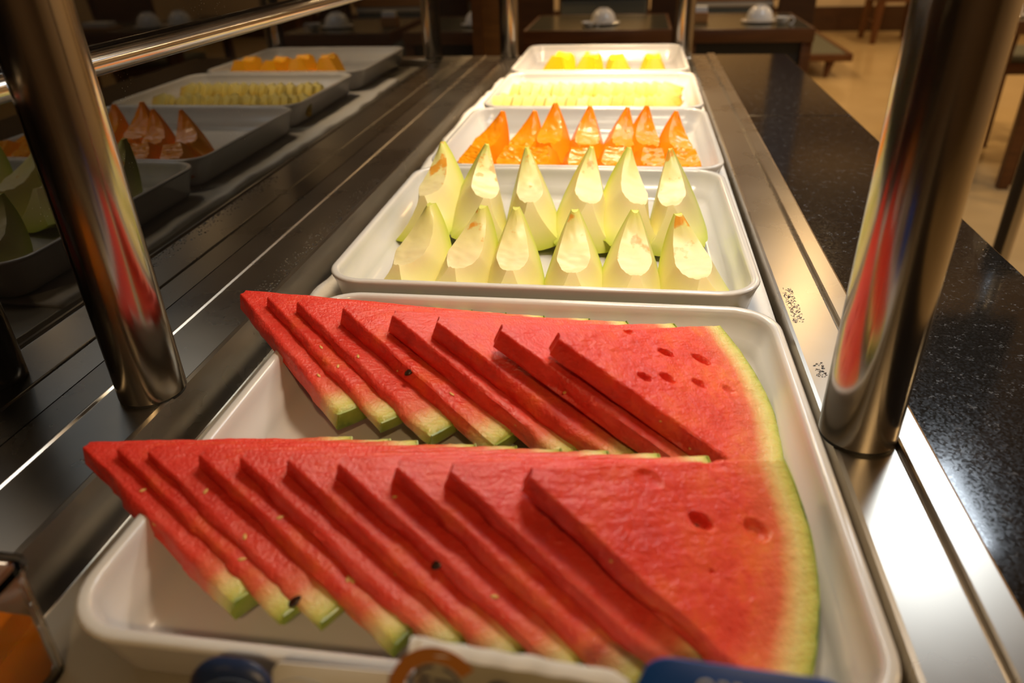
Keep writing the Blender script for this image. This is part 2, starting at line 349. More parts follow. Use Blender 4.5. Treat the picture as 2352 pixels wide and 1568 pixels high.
# cloth under the rear trays
bm = bmesh.new()
nx, ny = 60, 120; g = []
for j in range(ny + 1):
    v = j / ny; row = []
    for i in range(nx + 1):
        u = i / nx
        yb0 = 0.615 + 0.010 * noise.noise((u * 4, 3.1, 0)); yb1 = 1.935 + 0.02 * noise.noise((u * 3, 7.7, 0)) - 0.05 * max(0, 0.18 - u) / 0.18
        y = yb0 + (yb1 - yb0) * v
        xl = -0.3235 + 0.004 * noise.noise((y * 14, 0.3, 1.0)) - 0.012 * math.exp(-((y - 1.45) / 0.3) ** 2) + 0.0025 * math.sin(y * 37)
        x = xl + (0.1475 - xl) * u
        wr = 0.0028 * max(0, 1 - u / 0.12) * (1 + 1.6 * noise.noise((x * 30, y * 26, 2.0)))
        row.append(bm.verts.new((x, y, BZ + 0.0035 + max(0, wr))))
    g.append(row)
top = [bm.faces.new((g[j][i], g[j][i + 1], g[j + 1][i + 1], g[j + 1][i])) for j in range(ny) for i in range(nx)]
r = bmesh.ops.extrude_face_region(bm, geom=top)
for v in r['geom']:
    if isinstance(v, bmesh.types.BMVert): v.co.z = BZ + 0.0002
tag(from_bm('white_cloth', bm, M_CLOTH, smooth=True), 'white cloth spread in the well under the rear four trays, wavy left edge', 'cloth')

# ------------------------------------------------------------------ trays
def rrect(hx, hy, r, n=10):
    pts = []
    for cx, cy, a0 in ((hx - r, hy - r, 0), (-hx + r, hy - r, 90), (-hx + r, -hy + r, 180), (hx - r, -hy + r, 270)):
        for k in range(n + 1):
            a = math.radians(a0 + 90 * k / n); pts.append((cx + r * math.cos(a), cy + r * math.sin(a)))
    return pts
def tray_mesh(hx, hy, H):
    prof = [(0.030, 0.0), (0.020, 0.0005), (0.0145, 0.004), (0.010, 0.012), (0.003, H - 0.010), (0.0006, H - 0.004), (0.0, H - 0.0022), (0.0006, H - 0.0006), (0.0024, H),
            (0.0055, H), (0.0074, H - 0.0008), (0.0084, H - 0.003), (0.0095, H - 0.007), (0.0125, H * 0.56), (0.0150, H * 0.53), (0.018, 0.014), (0.0225, 0.0078), (0.031, 0.0052), (0.045, 0.0048)]
    bm = bmesh.new(); rings = []
    for ins, z in prof:
        rings.append([bm.verts.new((x, y, z)) for x, y in rrect(hx - ins, hy - ins, max(0.040 - ins, 0.006))])
    n = len(rings[0])
    for A, B in zip(rings, rings[1:]):
        for i in range(n): bm.faces.new((A[i], A[(i + 1) % n], B[(i + 1) % n], B[i]))
    bm.faces.new(rings[0][::-1]); bm.faces.new(rings[-1])
    bmesh.ops.recalc_face_normals(bm, faces=bm.faces)
    me = bpy.data.meshes.new('serving_tray'); bm.to_mesh(me); bm.free()
    for p in me.polygons: p.use_smooth = True
    me.materials.append(M_TRAY); return me
TH = 0.047
TRAYS = [(-0.0715, 0.3975, 0.0, 0.3, BZ, 0.2045, 0.1935, 'white rectangular serving tray in front holding two rows of watermelon slices'),
         (-0.0820, 0.797, 0.0, 0.4, BZ + 0.0037, 0.2075, 0.1915, 'white rectangular serving tray holding honeydew wedges'),
         (-0.0760, 1.1760, 0.0, 0.0, BZ + 0.0037, 0.2065, 0.1850, 'white rectangular serving tray holding orange papaya wedges'),
         (-0.0720, 1.5405, 0.0, -0.3, BZ + 0.0037, 0.2030, 0.1775, 'white rectangular serving tray holding pale pineapple slices'),
         (-0.0770, 1.9330, 0.0, 0.0, BZ + 0.0037, 0.2025, 0.2000, 'white rectangular serving tray at the far end with four mango pieces')]
for (x, y, _, rz, z, hx, hy, lab) in TRAYS:
    o = obj('serving_tray', tray_mesh(hx, hy, TH)); o.location = (x, y, z); o.rotation_euler = (0, 0, math.radians(rz))
    tag(o, lab, 'tray', 'white serving trays in a line')
def tz(k): return TRAYS[k][4] + 0.0050

# ------------------------------------------------------------------ watermelon
def melon_slice(name, R, al, t, seed, parent, mtl, pits=(), nr=56, na=52, r_tip=0.045):
    """sector lying in local XY: angle 0 along +Y (edge to C), angle al towards +X (edge to B); upper face at z=0, lower at z=-t"""
    rnd = random.Random(seed); ph = rnd.uniform(0, 50)
    bm = bmesh.new(); lay = bm.verts.layers.float.new('rad')
    def pt(ir, ia, up):
        rr = r_tip + (1 - r_tip) * (ir / nr) ** 0.9; th = al * ia / na
        r = R * rr
        # wobble of the cut edges and of the outline
        de = min(ia, na - ia) / na * al * r            # distance to the nearest straight edge
        th_w = max(0.0, 1 - de / 0.004) * min(1.0, ir / 6)
        db = R - r; dt = r - R * r_tip
        th2 = th + (noise.noise((r * 45, ph + (0 if ia < na / 2 else 9), 0.5)) * 0.0011 / max(r, 0.02)) * th_w
        x = r * math.sin(th2); y = r * math.cos(th2)
        w = 0.0022; d = min(de, db * 1.4, dt + 0.001)
        drop = 0.0
        if d < w: k = 1 - d / w; drop = w * (1 - math.sqrt(max(0, 1 - k * k))) * 0.8
        if up:
            z = -drop + 0.0007 * noise.noise((x * 55, y * 55, ph)) + 0.0005 * noise.noise((x * 190, y * 190, ph))
            for (px, py, pr, pd, asp, ang) in pits:
                ca, sa = math.cos(ang), math.sin(ang); dx, dy = x - px, y - py
                q = math.hypot((dx * ca + dy * sa) / (pr * asp), (-dx * sa + dy * ca) / pr)
                if q < 1: z -= pd * (1 - q ** 4)
        else:
            z = -t + drop + 0.0005 * noise.noise((x * 60, y * 60, ph + 7))
        v = bm.verts.new((x, y, z)); v[lay] = rr; return v
    U = [[pt(i, j, True) for j in range(na + 1)] for i in range(nr + 1)]
    D = [[pt(i, j, False) for j in range(na + 1)] for i in range(nr + 1)]
    for i in range(nr):
        for j in range(na):
            bm.faces.new((U[i][j], U[i][j + 1], U[i + 1][j + 1], U[i + 1][j]))
            bm.faces.new((D[i][j], D[i + 1][j], D[i + 1][j + 1], D[i][j + 1]))
    loop = [(i, 0) for i in range(nr)] + [(nr, j) for j in range(na)] + [(i, na) for i in range(nr, 0, -1)] + [(0, j) for j in range(na, 0, -1)]
    nlev = 7; levels = []
    for k in range(1, nlev):
        f = k / nlev; lv = []
        for (i, j) in loop:
            a, b = U[i][j], D[i][j]; co = a.co.lerp(b.co, f)
            side = j in (0, na)
            if side:
                s = 1 if j == na else -1; th = al * j / na
                nrm = Vector((math.cos(th), -math.sin(th), 0)) * s
                bul = 0.0010 * math.sin(PI * f) + 0.0016 * noise.noise((co.x * 75, co.y * 75, co.z * 130 + ph)) + 0.0030 * noise.noise((co.x * 26, co.y * 26, co.z * 50 + ph)) + 0.0007 * noise.noise((co.x * 240, co.y * 240, co.z * 300 + ph))
                co = co + nrm * bul * min(1.0, i / 9)
            v = bm.verts.new(co); v[lay] = a[lay]; lv.append(v)
        levels.append(lv)
    rings = [[U[i][j] for i, j in loop]] + levels + [[D[i][j] for i, j in loop]]
    n = len(loop)
    for A, B in zip(rings, rings[1:]):
        for q in range(n): bm.faces.new((A[q], B[q], B[(q + 1) % n], A[(q + 1) % n]))
    o = from_bm(name, bm, mtl, parent, smooth=True)
    o.data.set_sharp_from_angle(angle=math.radians(55))
    return o
def rind_strip(R, al, t, parent, seed):
    bm = bmesh.new(); n = 40; sec = []
    for k in range(n + 1):
        th = al * (0.003 + 0.994 * k / n)
        wob = 0.0004 * noise.noise((th * 9, seed, 0))
        row = []
        for (dr, z) in ((-0.0006, -0.0006), (0.0006 + wob, -0.0008), (0.0012 + wob, -0.003), (0.0012 + wob, -t + 0.003), (0.0006 + wob, -t + 0.0008), (-0.0006, -t + 0.0006)):
            r = R + dr; row.append(bm.verts.new((r * math.sin(th), r * math.cos(th), z)))
        sec.append(row)
    m = len(sec[0])
    for A, B in zip(sec, sec[1:]):
        for q in range(m): bm.faces.new((A[q], A[(q + 1) % m], B[(q + 1) % m], B[q]))
    bm.faces.new(sec[0]); bm.faces.new(sec[-1][::-1])
    return from_bm('rind', bm, M_RIND, parent, angle=50)
bm = bmesh.new(); bmesh.ops.create_icosphere(bm, subdivisions=2, radius=1.0)
for v in bm.verts:
    v.co.x *= (1 - 0.35 * max(0, v.co.y)); v.co.z *= 0.5
seed_me = bpy.data.meshes.new('seed'); bm.to_mesh(seed_me); bm.free()
for p in seed_me.polygons: p.use_smooth = True
pale_me = seed_me.copy(); seed_me.materials.append(M_SEED); pale_me.materials.append(M_PALESEED)
def add_seed(parent, x, y, z, l, w, ang, pale=False, tilt=0.0, axis='X'):
    o = bpy.data.objects.new('pale_seed' if pale else 'seed', pale_me if pale else seed_me); COL.objects.link(o); o.parent = parent
    o.location = (x, y, z); o.scale = (w, l, w)
    o.rotation_euler = (tilt, 0, ang) if axis == 'X' else (0, tilt, ang)
    return o
def colmat(c0, c1, P):
    n = c1.cross(c0).normalized()
    m = Matrix.Identity(4)
    for r in range(3): m[r][0] = c1[r]; m[r][1] = c0[r]; m[r][2] = n[r]; m[r][3] = P[r]
    return m
def melon_row(P1, A1, P, A, fr, R, al, t, rowname, tray_lab, pits_last, seeds, seed0):
    """A1, A: (c0, c1) edge directions of first and last slice; fr: fractions along the row"""
    q1 = colmat(Vector(A1[0]), Vector(A1[1]), (0, 0, 0)).to_quaternion(); q2 = colmat(Vector(A[0]), Vector(A[1]), (0, 0, 0)).to_quaternion()
    N = len(fr)
    for k, s in enumerate(fr):
        q = q1.slerp(q2, s); p = Vector(P1).lerp(Vector(P), s)
        rnd = random.Random(seed0 + k)
        gap = (fr[k] - fr[k - 1]) if k else 0.12
        dn = (Vector(P) - Vector(P1)).dot(q @ Vector((0, 0, 1)))
        tk = t if k == 0 else max(0.009, min(t, dn * gap * 1.05))
        m = q.to_matrix().to_4x4(); m.translation = p
        where = 'leftmost' if k == 0 else ('rightmost, its whole cut face in view' if k == N - 1 else ORD[k] + ' from the left')
        lab = 'watermelon slice in the %s row, %s' % (rowname, where)
        o = thing('watermelon_slice', (0, 0, 0), lab, 'watermelon slice', 'watermelon slices in the %s row' % rowname)
        o.matrix_world = m
        Rk = R * (1 + rnd.uniform(-0.02, 0.015)) if k < N - 1 else R
        last = k == N - 1
        melon_slice('flesh', Rk, al, tk, seed0 + k, o, M_FLESH if k % 2 else M_FLESH2, pits_last if last else (), *((150, 130) if last else (56, 52)))
        rind_strip(Rk, al, tk, o, seed0 + k)
        # unripe seeds showing on the cut edge and on the uncovered strip of the face
        for _ in range(rnd.choice((1, 2, 2, 3))):
            rr = Rk * rnd.uniform(0.25, 0.8)
            if rnd.random() < 0.5: add_seed(o, rr * math.sin(al - 0.012), rr * math.cos(al - 0.012), -tk * rnd.uniform(0.3, 0.7), 0.0026, 0.0011, rnd.uniform(0, 3), True)
            else:
                a2 = al - 0.008 / rr * rnd.uniform(0.5, 1.2); add_seed(o, rr * math.sin(a2), rr * math.cos(a2), 0.0002, 0.0024, 0.0012, rnd.uniform(0, 3), True)
        for (kk, fr_r, zz, pale) in seeds:
            if kk == k:
                rr = Rk * fr_r; add_seed(o, rr * math.sin(al + 0.004), rr * math.cos(al + 0.004), -tk * zz, 0.0044, 0.0026, 0.4, pale, 0.5)
        if last:
            for (px, py, pr, pd, asp, ang) in pits_last[:1]: add_seed(o, px + 0.001, py, -pd * 0.9, 0.0036, 0.0018, 0.6, False)
FRONT_FR = [0.0, 0.092, 0.172, 0.300, 0.400, 0.508, 0.620, 0.742, 0.850, 1.0]
BACK_FR = [0.0, 0.105, 0.215, 0.375, 0.535, 0.670, 0.850, 1.0]
melon_row((-0.3401, 0.3287, 0.0510), ((0.9145, 0.3661, -0.1722), (0.3612, -0.9305, -0.0601)), (-0.0484, 0.2948, 0.0849), ((0.8634, 0.4435, -0.2406), (0.3314, -0.8580, -0.3924)),
          FRONT_FR, 0.1749, 0.9088, 0.0159, 'front', '', [(0.0366, 0.0981, 0.0050, 0.0085, 1.5, 1.0), (0.044, 0.1325, 0.0062, 0.0050, 1.35, 0.9), (0.0642, 0.0928, 0.0014, 0.004, 1.0, 0), (0.0105, 0.0749, 0.0060, 0.0022, 1.5, 1.2), (0.002, 0.122, 0.0050, 0.002, 1.6, 1.4)],
          [(2, 0.885, 0.25, False), (6, 0.50, 0.3, False)], 100)
melon_row((-0.3299, 0.5301, 0.0626), ((0.9364, 0.2900, -0.1978), (0.2697, -0.9550, -0.1236)), (-0.0473, 0.4345, 0.0882), ((0.7013, 0.6533, -0.2853), (0.5590, -0.7523, -0.3486)),
          BACK_FR, 0.1842, 1.017, 0.0170, 'back', '', [(0.0271, 0.0952, 0.0042, 0.0085, 1.7, 1.2), (0.0363, 0.1277, 0.0046, 0.0080, 2.0, 1.0), (0.0476, 0.0557, 0.0040, 0.0070, 1.4, 1.0), (0.0509, 0.0766, 0.0046, 0.0070, 1.5, 1.0), (0.0587, 0.1046, 0.0042, 0.0065, 1.5, 1.0), (0.0678, 0.1300, 0.0040, 0.0025, 1.4, 1.0), (0.0039, 0.0742, 0.0028, 0.0030, 1.8, 1.4)],
          [(3, 0.5, 0.2, False)], 200)

# ------------------------------------------------------------------ crescent wedges (honeydew, papaya, mango)
def crescent(name, L, Ro, ri, beta, phi0, phi1, seed, mtl, parent=None, nphi=30, tip_pow=3.0, rough_in=0.0015, bend_cut=0.0, near_taper=0.0, tip_stain=0.0):
    """half crescent standing on its peel: polar axis along +Y (tip at +Y), lowest peel point at the origin"""
    rnd = random.Random(seed); ph = rnd.uniform(0, 90)
    bm = bmesh.new(); lay = bm.verts.layers.float.new('rad'); cav = bm.verts.layers.float.new('cavity')
    secs = []
    for k in range(nphi + 1):
        f = k / nphi; phi = math.radians(phi0 + (phi1 - phi0) * f)
        c = math.cos(phi); s = math.sin(phi)
        tt = max(0, math.degrees(phi)) / 90
        rin = ri + (0.985 - ri) * tt ** tip_pow
        bi = beta * (1 - near_taper * max(0, 1 - f / 0.45) ** 1.3)
        row = []
        def add(rf, b, cv, inner=False):
            r = Ro * rf
            if inner: r *= 1 + 0.8 * (math.cos(bi) / math.cos(b) - 1)
            w = 1 + 0.02 * noise.noise((phi * 3, b * 4, ph))
            if inner: r += rough_in * noise.noise((phi * 9, b * 12, ph)) * 2
            x = r * c * math.sin(b) * w; z = -r * c * math.cos(b) * w; y = r * s * L / Ro
            if bend_cut and k == 0: y -= bend_cut * (rf - ri) / (1 - ri)
            v = bm.verts.new((x, y, z + Ro)); v[lay] = (rf - ri) / (1 - ri) if rf < 0.999 else 1.0; v[cav] = cv; row.append(v)
        for i in range(9): add(1.0, -beta + 2 * beta * i / 8, 0.0)
        for i in (1, 2, 3, 4): add(1 - (1 - rin) * i / 5, beta + (bi - beta) * i / 5, 0.15 * (i == 4))
        for i in range(9): add(rin, bi - 2 * bi * i / 8, 0.80 + tip_stain * max(0, f - 0.3), True)
        for i in (4, 3, 2, 1): add(1 - (1 - rin) * i / 5, -beta - (bi - beta) * i / 5, 0.15 * (i == 4))
        secs.append(row)
    n = len(secs[0])
    for A, B in zip(secs, secs[1:]):
        for q in range(n): bm.faces.new((A[q], A[(q + 1) % n], B[(q + 1) % n], B[q]))
    # end caps as quad strips between peel side and cavity side
    for R_, flip in ((secs[0], True), (secs[-1], False)):
        outer = R_[:9]; inner = R_[13:22][::-1]
        left = [R_[25], R_[24], R_[23], R_[22]]; right = R_[9:13]
        cen = None
        poly = R_[::-1] if flip else R_
        f = bm.faces.new(poly)
        bmesh.ops.triangulate(bm, faces=[f])
    bmesh.ops.recalc_face_normals(bm, faces=bm.faces)
    me = bpy.data.meshes.new(name); bm.to_mesh(me); bm.free()
    for p in me.polygons: p.use_smooth = True
    me.set_sharp_from_angle(angle=math.radians(38))
    return obj(name, me, mtl, parent)
def place_cres(o, x, y, z, yaw, pitch=0.0, roll=0.0):
    """o stands with its lowest peel point near (x, y); lifted so that its lowest vertex touches z"""
    o.rotation_mode = 'XYZ'; o.rotation_euler = (math.radians(pitch), math.radians(roll), math.radians(yaw))
    R_ = o.rotation_euler.to_matrix()
    return R_
def settle(o, me, x, y, z):
    R_ = o.rotation_euler.to_matrix()
    lo = min((R_ @ v.co).z for v in me.vertices)
    o.location = (x, y, z - lo + 0.0003)
hz = tz(1)
honey_front = [(-0.212, 0.655, -16, -4), (-0.163, 0.655, -12, 4), (-0.108, 0.654, 3, 0), (-0.046, 0.653, 2, -2), (0.009, 0.653, 4, 3), (0.074, 0.651, 14, -7)]
honey_back = [(-0.228, 0.830, -8, -10), (-0.176, 0.822, 14, 12), (-0.107, 0.818, 8, -4), (-0.050, 0.818, 6, 8), (0.002, 0.812, 16, 12), (0.060, 0.812, -4, -10)]
for row, lst in (('front', honey_front), ('back', honey_back)):
    for k, (x, y, yaw, roll) in enumerate(lst):
        rnd = random.Random(500 + k + (50 if row == 'back' else 0))
        where = ('leftmost' if k == 0 else 'rightmost' if k == 5 else ORD[k] + ' from the left')
        o = thing('honeydew_wedge', (x, y, hz), 'pale green honeydew wedge in the %s row, %s' % (row, where), 'honeydew wedge', 'honeydew wedges in the %s row' % row)
        o.rotation_euler = (math.radians(5 if row == 'front' else 2), math.radians(roll), math.radians(yaw))
        if row == 'front':
            f = crescent('flesh', 0.068 * rnd.uniform(0.95, 1.05), 0.083, 0.50, math.radians(rnd.uniform(23.5, 26)), -26, 84, 900 + k, M_HONEY, o, tip_pow=2.4, bend_cut=0.018, near_taper=0.8, rough_in=0.0005, tip_stain=0.30)
        else:
            f = crescent('flesh', 0.080 * rnd.uniform(0.96, 1.05), 0.098, 0.47, math.radians(rnd.uniform(21, 24)), -22, 86.5, 950 + k, M_HONEY, o, tip_pow=2.6, bend_cut=0.014, near_taper=0.8, rough_in=0.0006, tip_stain=rnd.uniform(0.1, 0.75))
        settle(o, f.data, x, y, hz)

pz = tz(2)
pap_back = [(-0.224, 1.075, -24, 8, 0.078), (-0.166, 1.070, -16, 6, 0.080), (-0.119, 1.085, -6, 0, 0.088), (-0.065, 1.085, 2, 4, 0.082), (-0.015, 1.085, 2, 8, 0.080), (0.020, 1.085, 12, 10, 0.082), (0.069, 1.070, 18, 10, 0.078)]
pap_front = [(-0.226, 1.022, -18, 6), (-0.170, 1.020, -12, 4), (-0.124, 1.022, -4, -4), (-0.067, 1.022, 2, 0), (-0.020, 1.022, -2, 0), (0.030, 1.022, 8, 6), (0.077, 1.020, 12, 6)]
for row, lst in (('back', pap_back), ('front', pap_front)):
    for k, e in enumerate(lst):
        x, y, yaw, roll = e[:4]
        where = ('leftmost' if k == 0 else 'rightmost' if k == 6 else ORD[k] + ' from the left')
        lab = ('tall pointed orange papaya wedge in the back row of its tray, %s' if row == 'back' else 'short orange papaya piece in the front row of its tray, %s') % where
        if row == 'back': o = crescent('papaya_wedge', 0.062, e[4] + 0.010, 0.50, math.radians(24), -25, 86, 300 + k, M_PAPAYA, tip_pow=2.2, rough_in=0.0012, near_taper=0.6)
        else: o = crescent('papaya_wedge', 0.060, 0.078, 0.52, math.radians(25), -32, 50, 340 + k, M_PAPAYA, tip_pow=3, rough_in=0.0014, near_taper=0.5)
        o.rotation_euler = (math.radians(4 if row == 'back' else 10), math.radians(roll), math.radians(yaw)); settle(o, o.data, x, y, pz)
        tag(o, lab, 'papaya wedge', 'papaya wedges in the %s row' % row)
mz = tz(4)
for k, (x, y, yaw, roll, h) in enumerate(((-0.176, 1.800, -12, 6, 0.092), (-0.105, 1.800, -6, 4, 0.090), (-0.030, 1.800, 6, -4, 0.084), (0.047, 1.800, 2, 0, 0.083))):
    o = crescent('mango_wedge', 0.075, h, 0.35, math.radians(26), -30, 60, 400 + k, M_MANGO, tip_pow=1.2, rough_in=0.001)
    o.rotation_euler = (math.radians(6), math.radians(roll), math.radians(yaw)); settle(o, o.data, x, y, mz)
    tag(o, 'yellow mango wedge in the far tray, %s of four' % ('leftmost', 'second from the left', 'third from the left', 'rightmost')[k], 'mango wedge', 'mango wedges in the far tray')

# pineapple slices
def pine_mesh(seed):
    rnd = random.Random(seed); bm = bmesh.new(); lay = bm.verts.layers.float.new('rad')
    Rr, t, al = 0.056, 0.010, math.radians(100); nr, na = 6, 14
    def P(i, j, z):
        rr = 0.22 + 0.78 * i / nr; r = Rr * rr * (1 + (0.04 * math.sin(j * 2.4 + seed) if i == nr else 0)); th = -al / 2 + al * j / na
        v = bm.verts.new((r * math.sin(th), z, Rr - r * math.cos(th))); v[lay] = rr; return v
    U = [[P(i, j, t / 2 + rnd.uniform(-.0004, .0004)) for j in range(na + 1)] for i in range(nr + 1)]; D = [[P(i, j, -t / 2 + rnd.uniform(-.0004, .0004)) for j in range(na + 1)] for i in range(nr + 1)]
    for i in range(nr):
        for j in range(na):
            bm.faces.new((U[i][j], U[i][j + 1], U[i + 1][j + 1], U[i + 1][j])); bm.faces.new((D[i][j], D[i + 1][j], D[i + 1][j + 1], D[i][j + 1]))
    loop = [(i, 0) for i in range(nr)] + [(nr, j) for j in range(na)] + [(i, na) for i in range(nr, 0, -1)] + [(0, j) for j in range(na, 0, -1)]
    for q in range(len(loop)):
        a, b = loop[q], loop[(q + 1) % len(loop)]; bm.faces.new((U[a[0]][a[1]], D[a[0]][a[1]], D[b[0]][b[1]], U[b[0]][b[1]]))
    bmesh.ops.recalc_face_normals(bm, faces=bm.faces)
    me = bpy.data.meshes.new('pineapple_slice'); bm.to_mesh(me); bm.free(); me.materials.append(M_PINE)
    for p in me.polygons: p.use_smooth = True
    me.set_sharp_from_angle(angle=math.radians(40)); return me
pms = [pine_mesh(s) for s in range(4)]
nz = tz(3)
for row, y0, n, x0, x1 in (('back', 1.565, 15, -0.215, 0.085), ('front', 1.440, 16, -0.235, 0.080)):
    for k in range(n):
        rnd = random.Random(700 + k + (40 if row == 'front' else 0))
        o = bpy.data.objects.new('pineapple_slice', pms[rnd.randrange(4)]); COL.objects.link(o)
        x = x0 + (x1 - x0) * k / (n - 1)
        # leaning to the left, turned so that the rounded edge faces left and front
        o.rotation_euler = (math.radians(-42 + rnd.uniform(-5, 5)), math.radians(-6 + rnd.uniform(-8, 8)), math.radians(48 + rnd.uniform(-8, 8)))
        settle(o, o.data, x, y0 + rnd.uniform(-0.005, 0.005), nz)
        tag(o, 'pale yellow pineapple slice in the %s row of its tray, %s' % (row, 'leftmost' if k == 0 else 'rightmost' if k == n - 1 else ORD[k] + ' from the left'), 'pineapple slice', 'pineapple slices in the %s row' % row)

# ------------------------------------------------------------------ things at the front edge of the counter
ac = thing('acrylic_container', (-0.40, 0.12, BZ), 'clear acrylic container with orange preserve at the bottom left corner', 'container')
X0, X1, Y0, Y1, ZT = -0.115, 0.115, -0.13, 0.10, 0.076
def shell(bm, x0, x1, y0, y1, z0, z1, w, flare):
    prof = []
    def ring(ins, z, fl): return [bm.verts.new((x, y, z)) for x, y in [(px + (x0 + x1) / 2, py + (y0 + y1) / 2) for px, py in rrect((x1 - x0) / 2 - ins + fl, (y1 - y0) / 2 - ins + fl, max(0.004, 0.010 - ins), 4)]]
    R_ = [ring(0.0, z0, 0), ring(0.0, z1 - 0.004, flare), ring(-0.0025, z1 - 0.003, flare), ring(-0.0025, z1, flare), ring(w, z1, flare), ring(w, z0 + w, 0)]
    n = len(R_[0])
    for A, B in zip(R_, R_[1:]):
        for i in range(n): bm.faces.new((A[i], A[(i + 1) % n], B[(i + 1) % n], B[i]))
    bm.faces.new(R_[0][::-1]); bm.faces.new(R_[-1])
bm = bmesh.new(); shell(bm, X0, X1, Y0, Y1, 0.0005, ZT, 0.0028, 0.002); from_bm('box', bm, M_ACRYLIC, ac)
jl = thing('orange_preserve', (-0.40, 0.12, BZ), 'orange preserve half filling the acrylic container', 'preserve')
bm = bmesh.new()
rng = []
for ins, z in ((0.006, 0.0036), (0.0045, 0.008), (0.0040, 0.036), (0.0042, 0.040), (0.010, 0.0385)):
    rng.append([bm.verts.new((x - 0.0, y - 0.015, z + (0.003 * noise.noise((x * 40, y * 40, 0)) if z > 0.03 else 0))) for x, y in rrect(0.115 - ins, 0.115 - ins, 0.006, 4)])
n = len(rng[0])
for A, B in zip(rng, rng[1:]):
    for i in range(n): bm.faces.new((A[i], A[(i + 1) % n], B[(i + 1) % n], B[i]))
bm.faces.new(rng[0][::-1]); bm.faces.new(rng[-1])
from_bm('filling', bm, M_JELLY, jl, angle=40)

def sachet(name, cx, cy, w, h, t, lean, yaw, top_r, m, label, cat, parent_only=False, wavy=0.0, seed=0, roll=0.0):
    """an upright leaning sachet; local X = width, local Z = height, front faces -Y"""
    th = thing(name, (cx, cy, BZ), label, cat)
    bm = bmesh.new(); nx, nz = 26, 22
    def top(u):
        d = min(u, 1 - u) * w
        drop = top_r - math.sqrt(max(0, top_r ** 2 - (top_r - d) ** 2)) if d < top_r else 0
        return h - drop + wavy * noise.noise((u * 6, seed, 0))
    def P(i, k, s):
        u = i / nx; v = k / nz; x = (u - 0.5) * w; z = v * top(u)
        b = t / 2 * (math.sin(PI * min(1, max(0, u))) ** 0.4) * (math.sin(PI * v) ** 0.4) if 0 < u < 1 and 0 < v < 1 else 0.0
        b += 0.0005
        return bm.verts.new((x, s * b, z))
    F = [[P(i, k, -1) for k in range(nz + 1)] for i in range(nx + 1)]; B = [[P(i, k, 1) for k in range(nz + 1)] for i in range(nx + 1)]
    for i in range(nx):
        for k in range(nz):
            bm.faces.new((F[i][k], F[i + 1][k], F[i + 1][k + 1], F[i][k + 1])); bm.faces.new((B[i][k], B[i][k + 1], B[i + 1][k + 1], B[i + 1][k]))
    lp = [(i, 0) for i in range(nx)] + [(nx, k) for k in range(nz)] + [(i, nz) for i in range(nx, 0, -1)] + [(0, k) for k in range(nz, 0, -1)]
    for q in range(len(lp)):
        a, b = lp[q], lp[(q + 1) % len(lp)]; bm.faces.new((F[a[0]][a[1]], B[a[0]][a[1]], B[b[0]][b[1]], F[b[0]][b[1]]))
    from_bm('pouch', bm, m, th, angle=60)
    th.rotation_euler = (math.radians(-lean), math.radians(roll), math.radians(yaw))
    return th
def front_text(parent, s, size, x, z, m, y=-0.006, align='CENTER', name='lettering'):
    c = bpy.data.curves.new(name, 'FONT'); c.body = s; c.size = size; c.extrude = 0.0002; c.align_x = align
    tmp = bpy.data.objects.new(name, c); COL.objects.link(tmp); bpy.context.view_layer.update()
    me = bpy.data.meshes.new_from_object(tmp.evaluated_get(bpy.context.evaluated_depsgraph_get())); bpy.data.objects.remove(tmp)
    me.materials.clear(); o = obj(name, me, m, parent)
    o.location = (x, y, z); o.rotation_euler = (PI / 2, 0, 0); return o
s = sachet('tea_sachet', 0.0490, 0.130, 0.076, 0.1185, 0.010, 25, -2, 0.012, M_BLUE, 'shiny blue sachet with white lettering standing at the front right of the tray', 'sachet')
front_text(s, 'OBRIGADO', 0.0090, 0.006, 0.1080, M_WHITEINK, y=-0.0035)
bm = bmesh.new()
for k in range(26):
    a0 = math.radians(100 + 80 * k / 26); a1 = math.radians(100 + 80 * (k + 1) / 26)
    q = [(-0.004 + 0.026 * math.cos(a) * rr, -0.0050, 0.087 + 0.026 * math.sin(a) * rr) for a, rr in ((a0, 1), (a1, 1), (a1, 0.9), (a0, 0.9))]
    bm.faces.new([bm.verts.new(p) for p in q])
bmesh.ops.remove_doubles(bm, verts=bm.verts, dist=1e-5)
r = bmesh.ops.extrude_face_region(bm, geom=list(bm.faces))
for v in r['geom']:
    if isinstance(v, bmesh.types.BMVert): v.co.y -= 0.0003
from_bm('printed_ring', bm, mat('pale_blue_ink', (0.05, 0.10, 0.22), 0.4), s)
s = sachet('portion_sachet', -0.037, 0.1335, 0.080, 0.1105, 0.010, 25, -2, 0.010, M_GREYP, 'grey beige sachet with round amber label and wavy white crimped top', 'sachet', seed=4, roll=2.0)
# amber round label, crimped white top band, printing
bm = bmesh.new(); 
def disc(bm, cx, cz, r0, r1, y, a0, a1, n=40, th=0.0004):
    for k in range(n):
        t0 = math.radians(a0 + (a1 - a0) * k / n); t1 = math.radians(a0 + (a1 - a0) * (k + 1) / n)
        pts = [(cx + rr * math.cos(t), y, cz + rr * math.sin(t)) for t, rr in ((t0, r1), (t1, r1), (t1, r0), (t0, r0))]
        pf = [bm.verts.new(p) for p in pts]; pb = [bm.verts.new((p[0], p[1] + th, p[2])) for p in pts]
        bm.faces.new(pf); bm.faces.new(pb[::-1])
        for i in range(4): bm.faces.new((pf[i], pb[i], pb[(i + 1) % 4], pf[(i + 1) % 4]))
disc(bm, -0.0300, 0.0930, 0.0125, 0.0185, -0.0056, 40, 215); from_bm('round_label', bm, M_BROWN, s)
bm = bmesh.new(); disc(bm, -0.0300, 0.0930, 0.0104, 0.0113, -0.0058, 15, 75); disc(bm, -0.0300, 0.0930, 0.0104, 0.0113, -0.0058, 98, 170)
